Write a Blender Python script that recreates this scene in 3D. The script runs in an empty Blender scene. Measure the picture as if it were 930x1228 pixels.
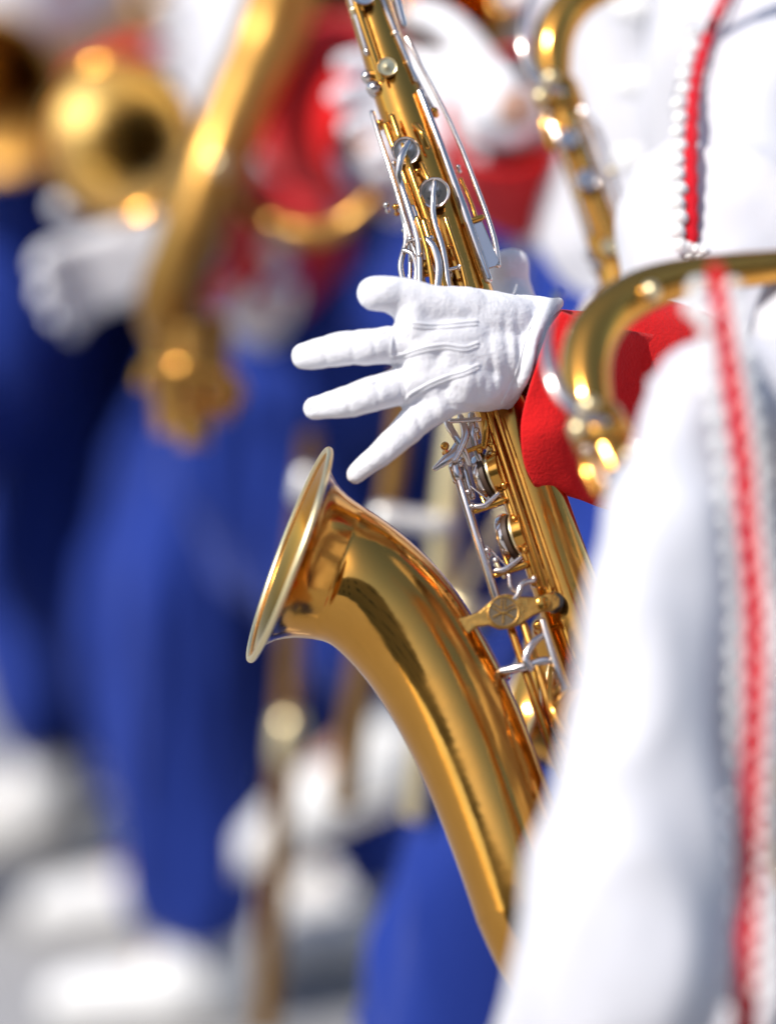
import bpy, bmesh, math, random
from mathutils import Vector, Matrix, noise
from mathutils.bvhtree import BVHTree
random.seed(7)
R = math.radians
scene = bpy.context.scene
C = scene.collection

# ------------------------------------------------------------------ camera
PITCH = 11.3
CAM = Vector((0, 0, 1.5))
K = (36 / 120) / 1228
FWD = Vector((0, math.cos(R(PITCH)), -math.sin(R(PITCH))))
UP = Vector((0, math.sin(R(PITCH)), math.cos(R(PITCH))))
RT = Vector((1, 0, 0))

def P(px, py, d):
    """a point in the place, given where it was measured and how far away it stands"""
    return CAM + FWD * d + RT * ((px - 465) * K * d) + UP * ((614 - py) * K * d)

cd = bpy.data.cameras.new('camera')
cam = bpy.data.objects.new('camera', cd)
C.objects.link(cam)
cam.location = CAM
cam.rotation_euler = (R(90 - PITCH), 0, 0)
cd.sensor_fit = 'VERTICAL'
cd.sensor_height = 36
cd.lens = 120
cd.clip_end = 500
cd.clip_start = 0.05
cd.dof.use_dof = True
cd.dof.focus_distance = 2.17
cd.dof.aperture_fstop = 1.6
scene.camera = cam

# ------------------------------------------------------------------ materials
def nodes(name):
    m = bpy.data.materials.new(name)
    m.use_nodes = True
    nt = m.node_tree
    return m, nt, nt.nodes['Principled BSDF']

def fabric(name, col, col2=None, scale=6, rough=.9, weave=900, bump=.25, sheen=.15, stretch=(1, 1, 1), wr=0.0, ws=30, sss=0):
    m, nt, b = nodes(name)
    N, Lk = nt.nodes, nt.links
    tc = N.new('ShaderNodeTexCoord')
    mp = N.new('ShaderNodeMapping'); mp.inputs['Scale'].default_value = stretch
    Lk.new(tc.outputs['Object'], mp.inputs['Vector'])
    n1 = N.new('ShaderNodeTexNoise'); n1.inputs['Scale'].default_value = scale; n1.inputs['Detail'].default_value = 4
    Lk.new(mp.outputs['Vector'], n1.inputs['Vector'])
    mix = N.new('ShaderNodeMix'); mix.data_type = 'RGBA'
    mix.inputs[6].default_value = (*col, 1); mix.inputs[7].default_value = (*(col2 or [c * .85 for c in col]), 1)
    Lk.new(n1.outputs['Fac'], mix.inputs[0]); Lk.new(mix.outputs[2], b.inputs['Base Color'])
    b.inputs['Roughness'].default_value = rough
    b.inputs['Specular IOR Level'].default_value = .2
    b.inputs['Sheen Weight'].default_value = sheen
    if sss:
        b.inputs['Subsurface Weight'].default_value = sss
        b.inputs['Subsurface Radius'].default_value = (.006, .006, .007)
    n2 = N.new('ShaderNodeTexNoise'); n2.inputs['Scale'].default_value = weave; n2.inputs['Detail'].default_value = 2
    Lk.new(tc.outputs['Object'], n2.inputs['Vector'])
    bp = N.new('ShaderNodeBump'); bp.inputs['Strength'].default_value = bump; bp.inputs['Distance'].default_value = .0006
    Lk.new(n2.outputs['Fac'], bp.inputs['Height'])
    last = bp
    if wr:
        n3 = N.new('ShaderNodeTexNoise'); n3.inputs['Scale'].default_value = ws; n3.inputs['Detail'].default_value = 3
        n3.inputs['Distortion'].default_value = .6
        Lk.new(mp.outputs['Vector'], n3.inputs['Vector'])
        b2 = N.new('ShaderNodeBump'); b2.inputs['Strength'].default_value = wr; b2.inputs['Distance'].default_value = .004
        Lk.new(n3.outputs['Fac'], b2.inputs['Height']); Lk.new(bp.outputs['Normal'], b2.inputs['Normal'])
        last = b2
    Lk.new(last.outputs['Normal'], b.inputs['Normal'])
    return m

def metal(name, col, rough=.15, var=.08, col2=None, scale=40, bump=.05, bdist=.0006, aniso=0):
    m, nt, b = nodes(name)
    N, Lk = nt.nodes, nt.links
    tc = N.new('ShaderNodeTexCoord')
    n1 = N.new('ShaderNodeTexNoise'); n1.inputs['Scale'].default_value = scale; n1.inputs['Detail'].default_value = 6
    Lk.new(tc.outputs['Object'], n1.inputs['Vector'])
    mix = N.new('ShaderNodeMix'); mix.data_type = 'RGBA'
    mix.inputs[6].default_value = (*col, 1); mix.inputs[7].default_value = (*(col2 or [c * .86 for c in col]), 1)
    Lk.new(n1.outputs['Fac'], mix.inputs[0]); Lk.new(mix.outputs[2], b.inputs['Base Color'])
    b.inputs['Metallic'].default_value = 1
    mr = N.new('ShaderNodeMapRange'); mr.inputs['To Min'].default_value = rough; mr.inputs['To Max'].default_value = rough + var
    mr.inputs['From Min'].default_value = .35; mr.inputs['From Max'].default_value = .7
    Lk.new(n1.outputs['Fac'], mr.inputs['Value']); Lk.new(mr.outputs['Result'], b.inputs['Roughness'])
    n2 = N.new('ShaderNodeTexNoise'); n2.inputs['Scale'].default_value = scale * 1.7; n2.inputs['Detail'].default_value = 3
    Lk.new(tc.outputs['Object'], n2.inputs['Vector'])
    bp = N.new('ShaderNodeBump'); bp.inputs['Strength'].default_value = bump; bp.inputs['Distance'].default_value = bdist
    Lk.new(n2.outputs['Fac'], bp.inputs['Height']); Lk.new(bp.outputs['Normal'], b.inputs['Normal'])
    return m

def plain(name, col, rough=.5, spec=.5):
    m, nt, b = nodes(name)
    N, Lk = nt.nodes, nt.links
    tc = N.new('ShaderNodeTexCoord')
    n1 = N.new('ShaderNodeTexNoise'); n1.inputs['Scale'].default_value = 25
    Lk.new(tc.outputs['Object'], n1.inputs['Vector'])
    mix = N.new('ShaderNodeMix'); mix.data_type = 'RGBA'
    mix.inputs[6].default_value = (*col, 1); mix.inputs[7].default_value = (*[c * .8 for c in col], 1)
    Lk.new(n1.outputs['Fac'], mix.inputs[0]); Lk.new(mix.outputs[2], b.inputs['Base Color'])
    b.inputs['Roughness'].default_value = rough
    b.inputs['Specular IOR Level'].default_value = spec
    return m

BRASS = metal('lacquered_brass', (.72, .36, .075), .085, .12, (.60, .28, .05), 34, .22, .0008)
BRASS2 = metal('engraved_brass', (.62, .35, .09), .24, .2, (.42, .23, .06), 160, .35, .0006)
BRASSD = metal('dull_brass', (.52, .28, .07), .32, .15, (.38, .20, .05), 25, .1)
BRASSP = metal('pale_brass', (.90, .76, .46), .30, .12, (.82, .66, .36), 25, .1)
NICKEL = metal('nickel_plate', (.76, .69, .64), .10, .12, (.60, .52, .47), 60, .08)
PEARL = plain('pearl_bead', (.90, .90, .88), .16, .8)
DARKM = metal('patina_recess', (.20, .15, .09), .4, .2, (.10, .08, .06), 120, .3)
SILVER = metal('satin_silver', (.95, .93, .88), .45, .1, (.85, .83, .78), 30, .1)
LEATHER = plain('pad_leather', (.06, .03, .015), .6)
BLACKP = plain('black_plastic', (.015, .015, .017), .35)
GLOVE = fabric('glove_cotton', (.82, .82, .85), (.76, .76, .80), 60, .95, 430, 1.0, .25, wr=.16, ws=80)
SEAM = fabric('glove_seam', (.85, .85, .87), (.76, .76, .80), 400, .95, 1800, .8, .2)
WHITE = fabric('white_wool', (.62, .62, .66), (.57, .57, .615), 4, .9, 700, .3, .15, wr=.7, ws=12, stretch=(1, 1, .35))
RED = fabric('red_felt', (.72, .012, .012), (.56, .007, .010), 120, .95, 520, 1.0, .1, wr=.3, ws=26)
REDC = fabric('red_braid', (.66, .006, .018), (.45, .003, .012), 60, .8, 500, .6, .1)
BLUE = fabric('blue_wool', (.011, .040, .29), (.006, .017, .13), 3.5, .85, 500, .3, .1, wr=.6, ws=9, stretch=(1, 1, .2))
SHOE = fabric('white_shoe_leather', (.80, .80, .79), (.70, .70, .70), 8, .5, 200, .1, 0)
SOLE = plain('shoe_sole', (.35, .33, .30), .8)
SKIN = fabric('skin', (.55, .33, .24), (.48, .27, .19), 12, .55, 300, .1, 0)
HAIR = plain('dark_hair', (.03, .018, .01), .7)
EYE = plain('eye_dark', (.02, .015, .012), .2)

# ------------------------------------------------------------------ mesh helpers
def link(name, me, mat, parent=None, smooth=True):
    o = bpy.data.objects.new(name, me)
    C.objects.link(o)
    if mat is not None:
        me.materials.append(mat)
    if smooth:
        me.polygons.foreach_set('use_smooth', [True] * len(me.polygons))
        me.set_sharp_from_angle(angle=R(50))
    if parent is not None:
        o.parent = parent
    return o

def thing(name, label, cat, M=None, group=None):
    o = bpy.data.objects.new(name, None)
    o.empty_display_size = .1
    C.objects.link(o)
    if M is not None:
        o.matrix_world = M
    o['label'] = label; o['category'] = cat
    if group: o['group'] = group
    return o

def smoothpts(pts, sub=6):
    """Catmull-Rom through rows of numbers (x, y, z, r, ...)"""
    n = len(pts)
    if n < 3 or sub <= 1:
        return [tuple(p) for p in pts]
    out = []
    for i in range(n - 1):
        p0 = pts[max(i - 1, 0)]; p1 = pts[i]; p2 = pts[i + 1]; p3 = pts[min(i + 2, n - 1)]
        for s in range(sub):
            t = s / sub
            out.append(tuple(.5 * ((2 * b) + (-a + c) * t + (2 * a - 5 * b + 4 * c - d) * t * t + (-a + 3 * b - 3 * c + d) * t ** 3)
                             for a, b, c, d in zip(p0, p1, p2, p3)))
    out.append(tuple(pts[-1]))
    return out

def sweep(bm, rows, seg=16, cap=True, ball=False, flat=1.0, flatdir=None, closed=False, normals=None):
    """tube along rows (x, y, z, r); flat squashes the section along flatdir"""
    pts = [Vector(r[:3]) for r in rows]
    rad = [r[3] for r in rows]
    n = len(pts)
    T = []
    for i in range(n):
        if closed:
            t = pts[(i + 1) % n] - pts[i - 1]
        else:
            t = pts[min(i + 1, n - 1)] - pts[max(i - 1, 0)]
        if t.length < 1e-9: t = Vector((0, 0, 1))
        T.append(normals[i] if normals else t.normalized())
    if ball and not closed:
        def dome(i, sgn):
            res = []
            for a in (75, 50, 25) if sgn > 0 else (25, 50, 75):
                ang = R(a)
                res.append((pts[i] + T[i] * (-sgn) * rad[i] * math.sin(ang) * flat ** 0, rad[i] * math.cos(ang), T[i]))
            return res
        head = dome(0, 1); tail = dome(n - 1, -1)
        seq = head + [(pts[i], rad[i], T[i]) for i in range(n)] + tail
    else:
        seq = [(pts[i], rad[i], T[i]) for i in range(n)]
    ref = flatdir if flatdir is not None else (Vector((0, 0, 1)) if abs(seq[0][2].z) < .9 else Vector((1, 0, 0)))
    u = (ref - seq[0][2] * ref.dot(seq[0][2])).normalized()
    rings = []
    for p, r, t in seq:
        if flatdir is not None:
            u = flatdir - t * flatdir.dot(t)
        else:
            u = u - t * u.dot(t)
        u.normalize()
        v = t.cross(u)
        ring = []
        for k in range(seg):
            a = 2 * math.pi * k / seg
            ring.append(bm.verts.new(p + u * (math.cos(a) * r * flat) + v * (math.sin(a) * r)))
        rings.append(ring)
    m = len(rings)
    for i in range(m if closed else m - 1):
        A, B = rings[i], rings[(i + 1) % m]
        for k in range(seg):
            bm.faces.new((A[k], A[(k + 1) % seg], B[(k + 1) % seg], B[k]))
    if cap and not closed:
        for ring, flip in ((rings[0], True), (rings[-1], False)):
            bm.faces.new(list(reversed(ring)) if flip else ring)
    return rings

def mesh_of(bm, name):
    bmesh.ops.recalc_face_normals(bm, faces=bm.faces)
    me = bpy.data.meshes.new(name)
    bm.to_mesh(me); bm.free()
    return me

def tube(name, rows, mat, parent=None, sub=6, **kw):
    bm = bmesh.new()
    sweep(bm, smoothpts(rows, sub), **kw)
    return link(name, mesh_of(bm, name), mat, parent)

def blob(name, chains, mat, parent=None, voxel=.01, smooth=6, fn=None, M=None):
    """one continuous skin round chains of (x, y, z, r): fused, remeshed and smoothed"""
    bm = bmesh.new()
    for ch in chains:
        if len(ch) == 1:
            x, y, z, r = ch[0]
            bmesh.ops.create_uvsphere(bm, u_segments=20, v_segments=12, radius=r, matrix=Matrix.Translation((x, y, z)))
        else:
            sweep(bm, smoothpts(ch, 4), seg=18, ball=True)
    me = mesh_of(bm, name)
    o = bpy.data.objects.new('blob_source', me); C.objects.link(o)
    md = o.modifiers.new('r', 'REMESH'); md.mode = 'VOXEL'; md.voxel_size = voxel; md.use_smooth_shade = True
    ms = o.modifiers.new('s', 'SMOOTH'); ms.iterations = smooth; ms.factor = .5
    dg = bpy.context.evaluated_depsgraph_get()
    me2 = bpy.data.meshes.new_from_object(o.evaluated_get(dg))
    bpy.data.objects.remove(o); bpy.data.meshes.remove(me)
    me2.name = name
    if fn:
        nr = [v.normal.copy() for v in me2.vertices]
        for v, nn in zip(me2.vertices, nr):
            v.co = v.co + fn(v.co, nn)
    me2.materials.clear()
    ob = link(name, me2, mat, parent)
    return ob

def copy_tree(o, parent=None):
    c = o.copy(); C.objects.link(c)
    if parent is not None:
        c.parent = parent
    for ch in list(o.children):
        copy_tree(ch, c)
    return c

def frame(T, B, roll=0):
    z = (T - B).normalized()
    x = (RT - z * RT.dot(z)).normalized()
    y = z.cross(x)
    M = Matrix.Translation(T) @ Matrix((x, y, z)).transposed().to_4x4()
    return M @ Matrix.Rotation(R(roll), 4, 'Z')

def local(M, px, py, h=0.0):
    """the point of the instrument's own plane (offset h along its y) seen at this place of the photo"""
    Mi = M.inverted()
    a = Mi @ CAM
    b = Mi @ P(px, py, 2)
    d = b - a
    t = (h - a.y) / d.y
    return a + d * t

# ------------------------------------------------------------------ setting
def ground():
    bm = bmesh.new()
    bmesh.ops.create_grid(bm, x_segments=60, y_segments=60, size=150)
    me = mesh_of(bm, 'ground')
    m, nt, b = nodes('pale_asphalt')
    N, Lk = nt.nodes, nt.links
    tc = N.new('ShaderNodeTexCoord')
    n1 = N.new('ShaderNodeTexNoise'); n1.inputs['Scale'].default_value = 2.2; n1.inputs['Detail'].default_value = 8
    n2 = N.new('ShaderNodeTexVoronoi'); n2.inputs['Scale'].default_value = 140
    cr = N.new('ShaderNodeValToRGB')
    cr.color_ramp.elements[0].color = (.27, .27, .28, 1); cr.color_ramp.elements[1].color = (.40, .395, .39, 1)
    Lk.new(tc.outputs['Object'], n1.inputs['Vector']); Lk.new(tc.outputs['Object'], n2.inputs['Vector'])
    Lk.new(n1.outputs['Fac'], cr.inputs['Fac']); Lk.new(cr.outputs['Color'], b.inputs['Base Color'])
    bp = N.new('ShaderNodeBump'); bp.inputs['Strength'].default_value = .5; bp.inputs['Distance'].default_value = .004
    Lk.new(n2.outputs['Distance'], bp.inputs['Height']); Lk.new(bp.outputs['Normal'], b.inputs['Normal'])
    b.inputs['Roughness'].default_value = .9
    o = link('ground', me, m, None, False)
    o['kind'] = 'structure'
ground()

# ------------------------------------------------------------------ hands
def hand_chains(w, d, n, th, L=.185, curl=30, spread=8):
    """w wrist, d direction of the fingers, n back of the hand, th side of the thumb; returns capsule chains"""
    d = d.normalized(); th = (th - d * th.dot(d)).normalized(); n = d.cross(th); 
    s = L / .185
    ch = []
    def row(p, r): return (p.x, p.y, p.z, r * s)
    base = []
    for i, (off, ln, r) in enumerate(((.030, .075, .0105), (.010, .083, .0108), (-.010, .077, .0102), (-.029, .060, .0092))):
        k0 = w + d * .09 * s + th * off * s
        ch.append([row(w + th * off * .6 * s, .015), row(w + d * .05 * s + th * off * .85 * s, .0150), row(k0, .0128)])
        p = k0; q = d.copy(); q.rotate(Matrix.Rotation(R(spread * (i - 1.5)) * -1, 3, n))
        ax = q.cross(n)
        pts = [row(p, r * 1.12)]
        for j, f in enumerate((.44, .31, .25)):
            q = q.copy(); q.rotate(Matrix.Rotation(R(-curl * (1, 1.2, .8)[j]) , 3, ax))
            p = p + q * ln * f * s
            pts.append(row(p, r * (1.02, .95, .8)[j]))
        ch.append(pts)
    p0 = w + d * .018 * s + th * .022 * s
    p1 = p0 + (d * .6 + th * .75).normalized() * .042 * s
    p2 = p1 + (d * .8 + th * .45).normalized() * .034 * s
    p3 = p2 + (d * .95 + th * .1).normalized() * .026 * s
    ch.append([row(p0, .017), row(p1, .0135), row(p2, .0115), row(p3, .0095)])
    return ch

# ------------------------------------------------------------------ people
def fold(amp, sx, sz, seed):
    off = Vector((seed * 3.1, seed * 1.7, seed * .9))
    def f(co, nn):
        q = Vector((co.x * sx, co.y * sx, co.z * sz)) + off
        a = noise.noise(q) + .5 * noise.noise(q * 2.1)
        b = 1 - abs(noise.noise(q * 1.4 + off)) * 2
        return nn * amp * (a + .5 * b * b - .25)
    return f

def cuff_rows(a, b, r0, r1, n=8):
    d = b - a
    return [(*(a + d * (i / n)), r0 + (r1 - r0) * (i / n) ** .8) for i in range(n + 1)]

def open_cone(name, rows, mat, parent, seg=40, thick=.002, flat=1.0, flatdir=None):
    bm = bmesh.new()
    outer = sweep(bm, rows, seg=seg, cap=False, flat=flat, flatdir=flatdir)
    me = mesh_of(bm, name)
    o = link(name, me, mat, parent)
    md = o.modifiers.new('thickness', 'SOLIDIFY'); md.thickness = thick; md.offset = 1
    return o

def person(label, M, near=None, far=None, stride=.25, seed=1, near_elbow=None, far_elbow=None, group=None,
           make_near_hand=True, jacket_extra=None, body_arm=None, nlift=0, nknee=None, nankx=None, hand_dir=None, cuff_r=1.0, jsmooth=5, jfold=(.012, 7, 4), vox=.013, sleeve_r=.062, stand=False, lift=.0, near_arm=True, cat='person'):
    """faces -x, camera side is -y; near/far are wrist points in the person's own frame"""
    root = thing('person', label, cat, M, group)
    near = near or Vector((-.30, -.12, 1.16)); far = far or Vector((-.26, .10, .92))
    near_elbow = near_elbow or Vector((-.03, -.27, 1.12)); far_elbow = far_elbow or Vector((-.02, .26, 1.10))
    s = stride
    hipn, hipf = (0, -.095, .92), (0, .095, .92)
    kn, kf = (-.5 * s - .03, -.10, .50), (.15 * s - .03, .10, .49)
    an, af = (-.55 * s, -.105, .10 + nlift), (.75 * s, .105, .11 + lift)
    if nknee: kn = nknee
    if nankx is not None: an = (nankx, an[1], an[2])
    def c(p, r): return (p[0], p[1], p[2], r)
    legs = [[c(hipn, .085), c(kn, .058), c(an, .04)], [c(hipf, .085), c(kf, .058), c(af, .04)]]
    arms = []
    if body_arm:
        arms.append([(0, -.17, 1.40, .045)] + body_arm)
    elif near_arm:
        arms.append([(0, -.17, 1.40, .050), c(near_elbow, .040), c(near, .026)])
    arms.append([(0, .17, 1.40, .050), c(far_elbow, .040), c(far, .026)])
    body = legs + arms + [[(0, 0, .95, .125), (0, 0, 1.12, .115), (-.01, 0, 1.30, .12)], [(-.005, -.08, 1.34, .085), (-.005, .08, 1.34, .085)],
            [(0, -.14, 1.41, .045), (0, .14, 1.41, .045)], [(0, 0, 1.40, .06), (-.02, 0, 1.52, .052)],
            [(-.02, 0, 1.60, .078), (-.015, 0, 1.66, .092)], [(-.06, 0, 1.575, .048), (-.085, 0, 1.565, .026)],
            [(-.10, 0, 1.64, .016), (-.122, 0, 1.612, .012)], [(-.01, -.088, 1.63, .016), (-.01, -.09, 1.61, .012)], [(-.01, .088, 1.63, .016), (-.01, .09, 1.61, .012)],
            [(-.092, -.02, 1.577, .009), (-.095, .02, 1.577, .009)]]
    for a, p in ((an, kn), (af, kf)):
        body.append([(a[0], a[1], a[2] - .01, .036), (a[0] - .12, a[1], max(a[2] - .10, .04), .026)])
    blob('body', body, SKIN, root, .012, 5)
    for sy in (-1, 1):
        e = tube('eye', [(-.099, .031 * sy, 1.641, .012), (-.104, .031 * sy, 1.641, .009)], EYE, root, sub=1, seg=12, ball=True)
    blob('hair', [[(.012, 0, 1.60, .082), (.005, 0, 1.67, .096)]], HAIR, root, .014, 3)
    # shako
    ht = tube('hat', [(.0, 0, 1.69, .103), (0, 0, 1.70, .104), (.0, 0, 1.78, .098), (0, 0, 1.84, .104), (0, 0, 1.845, .09)], WHITE, root, sub=3, seg=32)
    tube('hat_band', [(.0, 0, 1.695, .1055), (0, 0, 1.725, .1035)], REDC, root, sub=1, seg=32)
    tube('hat_peak', [(-.07, 0, 1.70, .012), (-.135, 0, 1.685, .008)], BLACKP, root, sub=1, seg=20, ball=True, flat=8.0, flatdir=Vector((0, 1, 0)))
    def hem(k_, a_):
        k_, a_ = Vector(k_), Vector(a_)
        return a_ + (k_ - a_).normalized() * .10
    # clothes
    tr = [[(0, -.02, 1.09, .125), (0, -.02, .98, .14)], [(0, .02, 1.09, .125), (0, .02, .98, .14)],
          [(hipn[0], -.09, .93, .112), (kn[0], kn[1], kn[2], .092), c(hem(kn, an), .094)],
          [(hipf[0], .09, .93, .112), (kf[0], kf[1], kf[2], .092), c(hem(kf, af), .094)]]
    blob('trousers', tr, BLUE, root, vox, 5, fold(.030, 13, 1.5, seed))
    jk = [[(0, -.03, 1.16, .135), (-.01, -.04, 1.34, .125)], [(0, .03, 1.16, .135), (-.01, .04, 1.34, .125)],
          [(0, -.15, 1.40, .066), (0, .15, 1.40, .066)], [(0, 0, 1.42, .075), (-.01, 0, 1.49, .064)],
          [(0, .17, 1.40, .068), c(far_elbow, sleeve_r), c(far_elbow.lerp(far, .45), sleeve_r * .8)]]
    if jacket_extra:
        jk += jacket_extra
    elif near_arm:
        jk.append([(0, -.17, 1.40, .068), c(near_elbow, sleeve_r), c(near_elbow.lerp(near, .45), sleeve_r * .8)])
    jacket = blob('jacket', jk, WHITE, root, vox, jsmooth, fold(*jfold, seed + 5))
    for k in range(5):
        tube('button', [(-.140, 0, 1.18 + k * .06, .010), (-.152, 0, 1.18 + k * .06, .008)], PEARL, root, sub=1, seg=12, ball=True)
    arms2 = [(far_elbow, far, Vector((0, .2, 1)))]
    if near_arm and make_near_hand:
        arms2.append((near_elbow, near, Vector((0, -.2, 1))))
    for el, wr, th in arms2:
        d = (wr - el).normalized()
        a = wr - d * .012
        open_cone('cuff', cuff_rows(a, wr - d * .15, .050 * min(1, cuff_r * 1.2), .090 * cuff_r), RED, root, 28)
        hd = hand_dir.normalized() if (hand_dir is not None and wr is near) else d
        blob('glove', [[(*(wr - d * .03), .030), (*(wr + hd * .01), .028)]] + hand_chains(wr, hd, None, th, .19, 26), GLOVE, root, .0042, 3)
    for a in (an, af):
        lz = a[2] - .10; tf = .9 if lz > .2 else .6
        blob('shoe', [[(a[0] + .012, a[1], .155 + lz, .056), (a[0] + .0, a[1], .10 + lz, .058), (a[0] - .02, a[1], .06 + lz, .058)], [(a[0] + .015, a[1], .095 + lz, .05), (a[0] + .02, a[1], .05 + lz, .046)],
                      [(a[0] + .02, a[1], .045 + lz, .042), (a[0] - .09, a[1], .040 + lz * tf, .044), (a[0] - .17, a[1], .034 + lz * (2 * tf - 1.05), .034)]], SHOE, root, .008, 4)
        tube('shoe_sole', [(a[0] + .06, a[1], .010 + lz, .028), (a[0] + .02, a[1], .009 + lz, .042), (a[0] - .09, a[1], .008 + lz * tf, .045), (a[0] - .2, a[1], .009 + lz * (2 * tf - 1.05), .026)],
             SOLE, root, sub=4, seg=20, flat=.18, flatdir=Vector((0, 0, 1)))
    return root, jacket

def bvh_world(o):
    me = o.data
    M = o.matrix_world
    return BVHTree.FromPolygons([M @ v.co for v in me.vertices], [tuple(p.vertices) for p in me.polygons])

def cast(bvh, px, py, fallback):
    d = (P(px, py, 1) - CAM).normalized()
    hit = bvh.ray_cast(CAM, d)
    if hit[0] is None:
        return P(px, py, fallback), -FWD
    return hit[0], hit[1]

def ground_at(px, d):
    """stand a person so that the waist is at this column and distance"""
    p = P(px, 400, d)
    return Vector((p.x, p.y, 0))

# ------------------------------------------------------------------ saxophone (built once, in its own frame)
TF = P(402, -120, 2.27); BF = P(655, 640, 2.160)
MF = frame(TF, BF)
TG = P(716, 512, 1.93); BG = P(778, 640, 1.90)
MG = frame(TG, BG, 0)
TH = P(668, 112, 2.50); BH = P(746, 335, 2.46)
MH = frame(TH, BH, 0)

def pxr(M, px, py, r, h=0):
    """radius in metres of something r pixels wide here"""
    return (M @ local(M, px, py, h) - CAM).dot(FWD) * K * r

def make_sax(label):
    s = thing('saxophone', label, 'saxophone')
    M = MF
    def rows(pts, h=0.0, hs=None):
        out = []
        for i, t in enumerate(pts):
            px, py, r = t[:3]
            hh = t[3] * .001 if len(t) > 3 else h
            q = local(M, px, py, hh)
            out.append((q.x, q.y, q.z, pxr(M, px, py, r, hh)))
        return out
    # body tube
    a = local(M, 655, 640); b = local(M, 845, 1140)
    body = [(0, 0, 0, .0135), (0, 0, -.06, .0140)]
    bpts = [(440, 0, 25), (476, 110, 28.5), (518, 230, 32), (551, 335, 34), (601, 480, 36.5), (655, 640, 38.5), (690, 740, 40), (730, 850, 41), (768, 950, 42), (805, 1040, 43)]
    br = rows(bpts)
    body_rows = [(0, 0, 0, .0135)] + br
    tube('body_tube', body_rows, BRASS, s, sub=6, seg=64)
    # bow
    bow = rows([(805, 1040, 44.5), (838, 1130, 46), (846, 1190, 48, -2), (815, 1240, 50, -5), (760, 1255, 53, -8), (705, 1225, 57, -11), (664, 1160, 60, -14), (634, 1092, 63.2, -15), (624, 1060, 63.2, -14.5)])
    bowo = tube('bow', bow, BRASS, s, sub=6, seg=64)
    for i, j in ((0, 1),):
        q = bow[0]; t = (Vector(bow[1][:3]) - Vector(bow[0][:3])).normalized()
        p = Vector(q[:3])
        tube('bow_ring', [(*(p - t * .012), q[3] * 1.03), (*(p - t * .008), q[3] * 1.10), (*(p + t * .008), q[3] * 1.10), (*(p + t * .012), q[3] * 1.03)], BRASS, s, sub=3, seg=64)
    # bell
    bd = Vector((.935, .36))
    st = Vector((347, 665))
    bell = []
    for dist, r in ((0, 134), (1.5, 131), (4, 124), (8, 114), (13, 106), (20, 99), (30, 92.5), (44, 87), (60, 83)):
        q = st + bd * dist
        bell.append((q.x, q.y, r))
    rimn = (M.inverted().to_3x3() @ (RT * -.930 + UP * .350 - FWD * .11)).normalized()
    c0 = local(M, 347, 665); k0 = pxr(M, 347, 665, 1)
    head = []
    for dist, r in ((0, 134), (1.2, 131), (3.5, 124), (7.5, 116), (12.5, 109), (20, 102), (30, 96), (44, 90), (62, 85.5)):
        q = c0 - rimn * dist * k0
        head.append((q.x, q.y, q.z, r * k0))
    tail_ = rows([(428, 697, 80.5), (458, 722, 78, 0), (489, 756, 76, -1), (519, 802, 73, -3), (549, 857, 71, -6), (576, 920, 69, -9), (600, 985, 67, -12), (619, 1040, 66, -14), (634, 1092, 64, -15)])
    allb = smoothpts(head[:3], 2)[:-1] + smoothpts(head[2:] + tail_, 6)
    for _ in range(14):
        allb = allb[:8] + [tuple(.25 * a_ + .5 * b_ + .25 * c_ for a_, b_, c_ in zip(allb[i - 1], allb[i], allb[i + 1])) for i in range(8, len(allb) - 1)] + allb[-1:]
    nn_ = []
    for i in range(len(allb)):
        p = Vector(allb[i][:3])
        t = (Vector(allb[min(i + 1, len(allb) - 1)][:3]) - Vector(allb[max(i - 1, 0)][:3])).normalized()
        f = min(1, max(0, ((p - c0).length / k0 - 5) / 190)); f = f * f * (3 - 2 * f)
        nn_.append((-rimn * (1 - f) + t * f).normalized())
    bm = bmesh.new()
    sweep(bm, allb, seg=96, cap=False, normals=nn_)
    bo = link('bell', mesh_of(bm, 'bell'), BRASS, s)
    q0 = c0; nrm = -rimn
    u = Vector((0, 1, 0)); u = (u - nrm * u.dot(nrm)).normalized(); v = nrm.cross(u)
    rr = head[0][3]
    rim = [(*(q0 + (u * math.cos(t) + v * math.sin(t)) * rr), .0022) for t in [2 * math.pi * k / 96 for k in range(96)]]
    bm = bmesh.new(); sweep(bm, rim, seg=12, closed=True)
    link('bell_rim', mesh_of(bm, 'bell_rim'), BRASSP, s)
    # neck, measured on the nearest saxophone
    def nrow(pts):
        out = []
        for px, py, r in pts:
            q = local(MG, px, py, 0)
            out.append((q.x, q.y, q.z, pxr(MG, px, py, r)))
        return out
    neck = [(0, 0, -.01, .0125), (0, 0, .004, .0125)] + nrow([(705, 478, 29), (702, 438, 31), (711, 402, 31), (735, 371, 29), (774, 347, 27), (825, 332, 24), (880, 325, 22), (935, 319, 20), (985, 310, 17), (1010, 306, 16.5)])
    nk = tube('neck', neck, BRASS, s, sub=6, seg=40)
    tube('neck_ring', [(0, 0, -.016, .0150), (0, 0, -.014, .0168), (0, 0, .004, .0168), (0, 0, .006, .0150)], BRASS, s, sub=2, seg=40)
    e = nrow([(1002, 307, 16.8), (1045, 299, 16.8)])
    tube('cork', e, plain('cork', (.45, .28, .15), .9), s, sub=1, seg=24)
    mp = nrow([(1025, 303, 24), (1070, 294, 25), (1105, 288, 18), (1120, 286, 8)])
    tube('mouthpiece', mp, BLACKP, s, sub=5, seg=32)
    li = nrow([(1050, 298, 26.5), (1078, 293, 26)])
    tube('ligature', li, NICKEL, s, sub=1, seg=32, cap=False)
    # octave key: a flat nickel loop beside the neck
    ok = []
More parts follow.
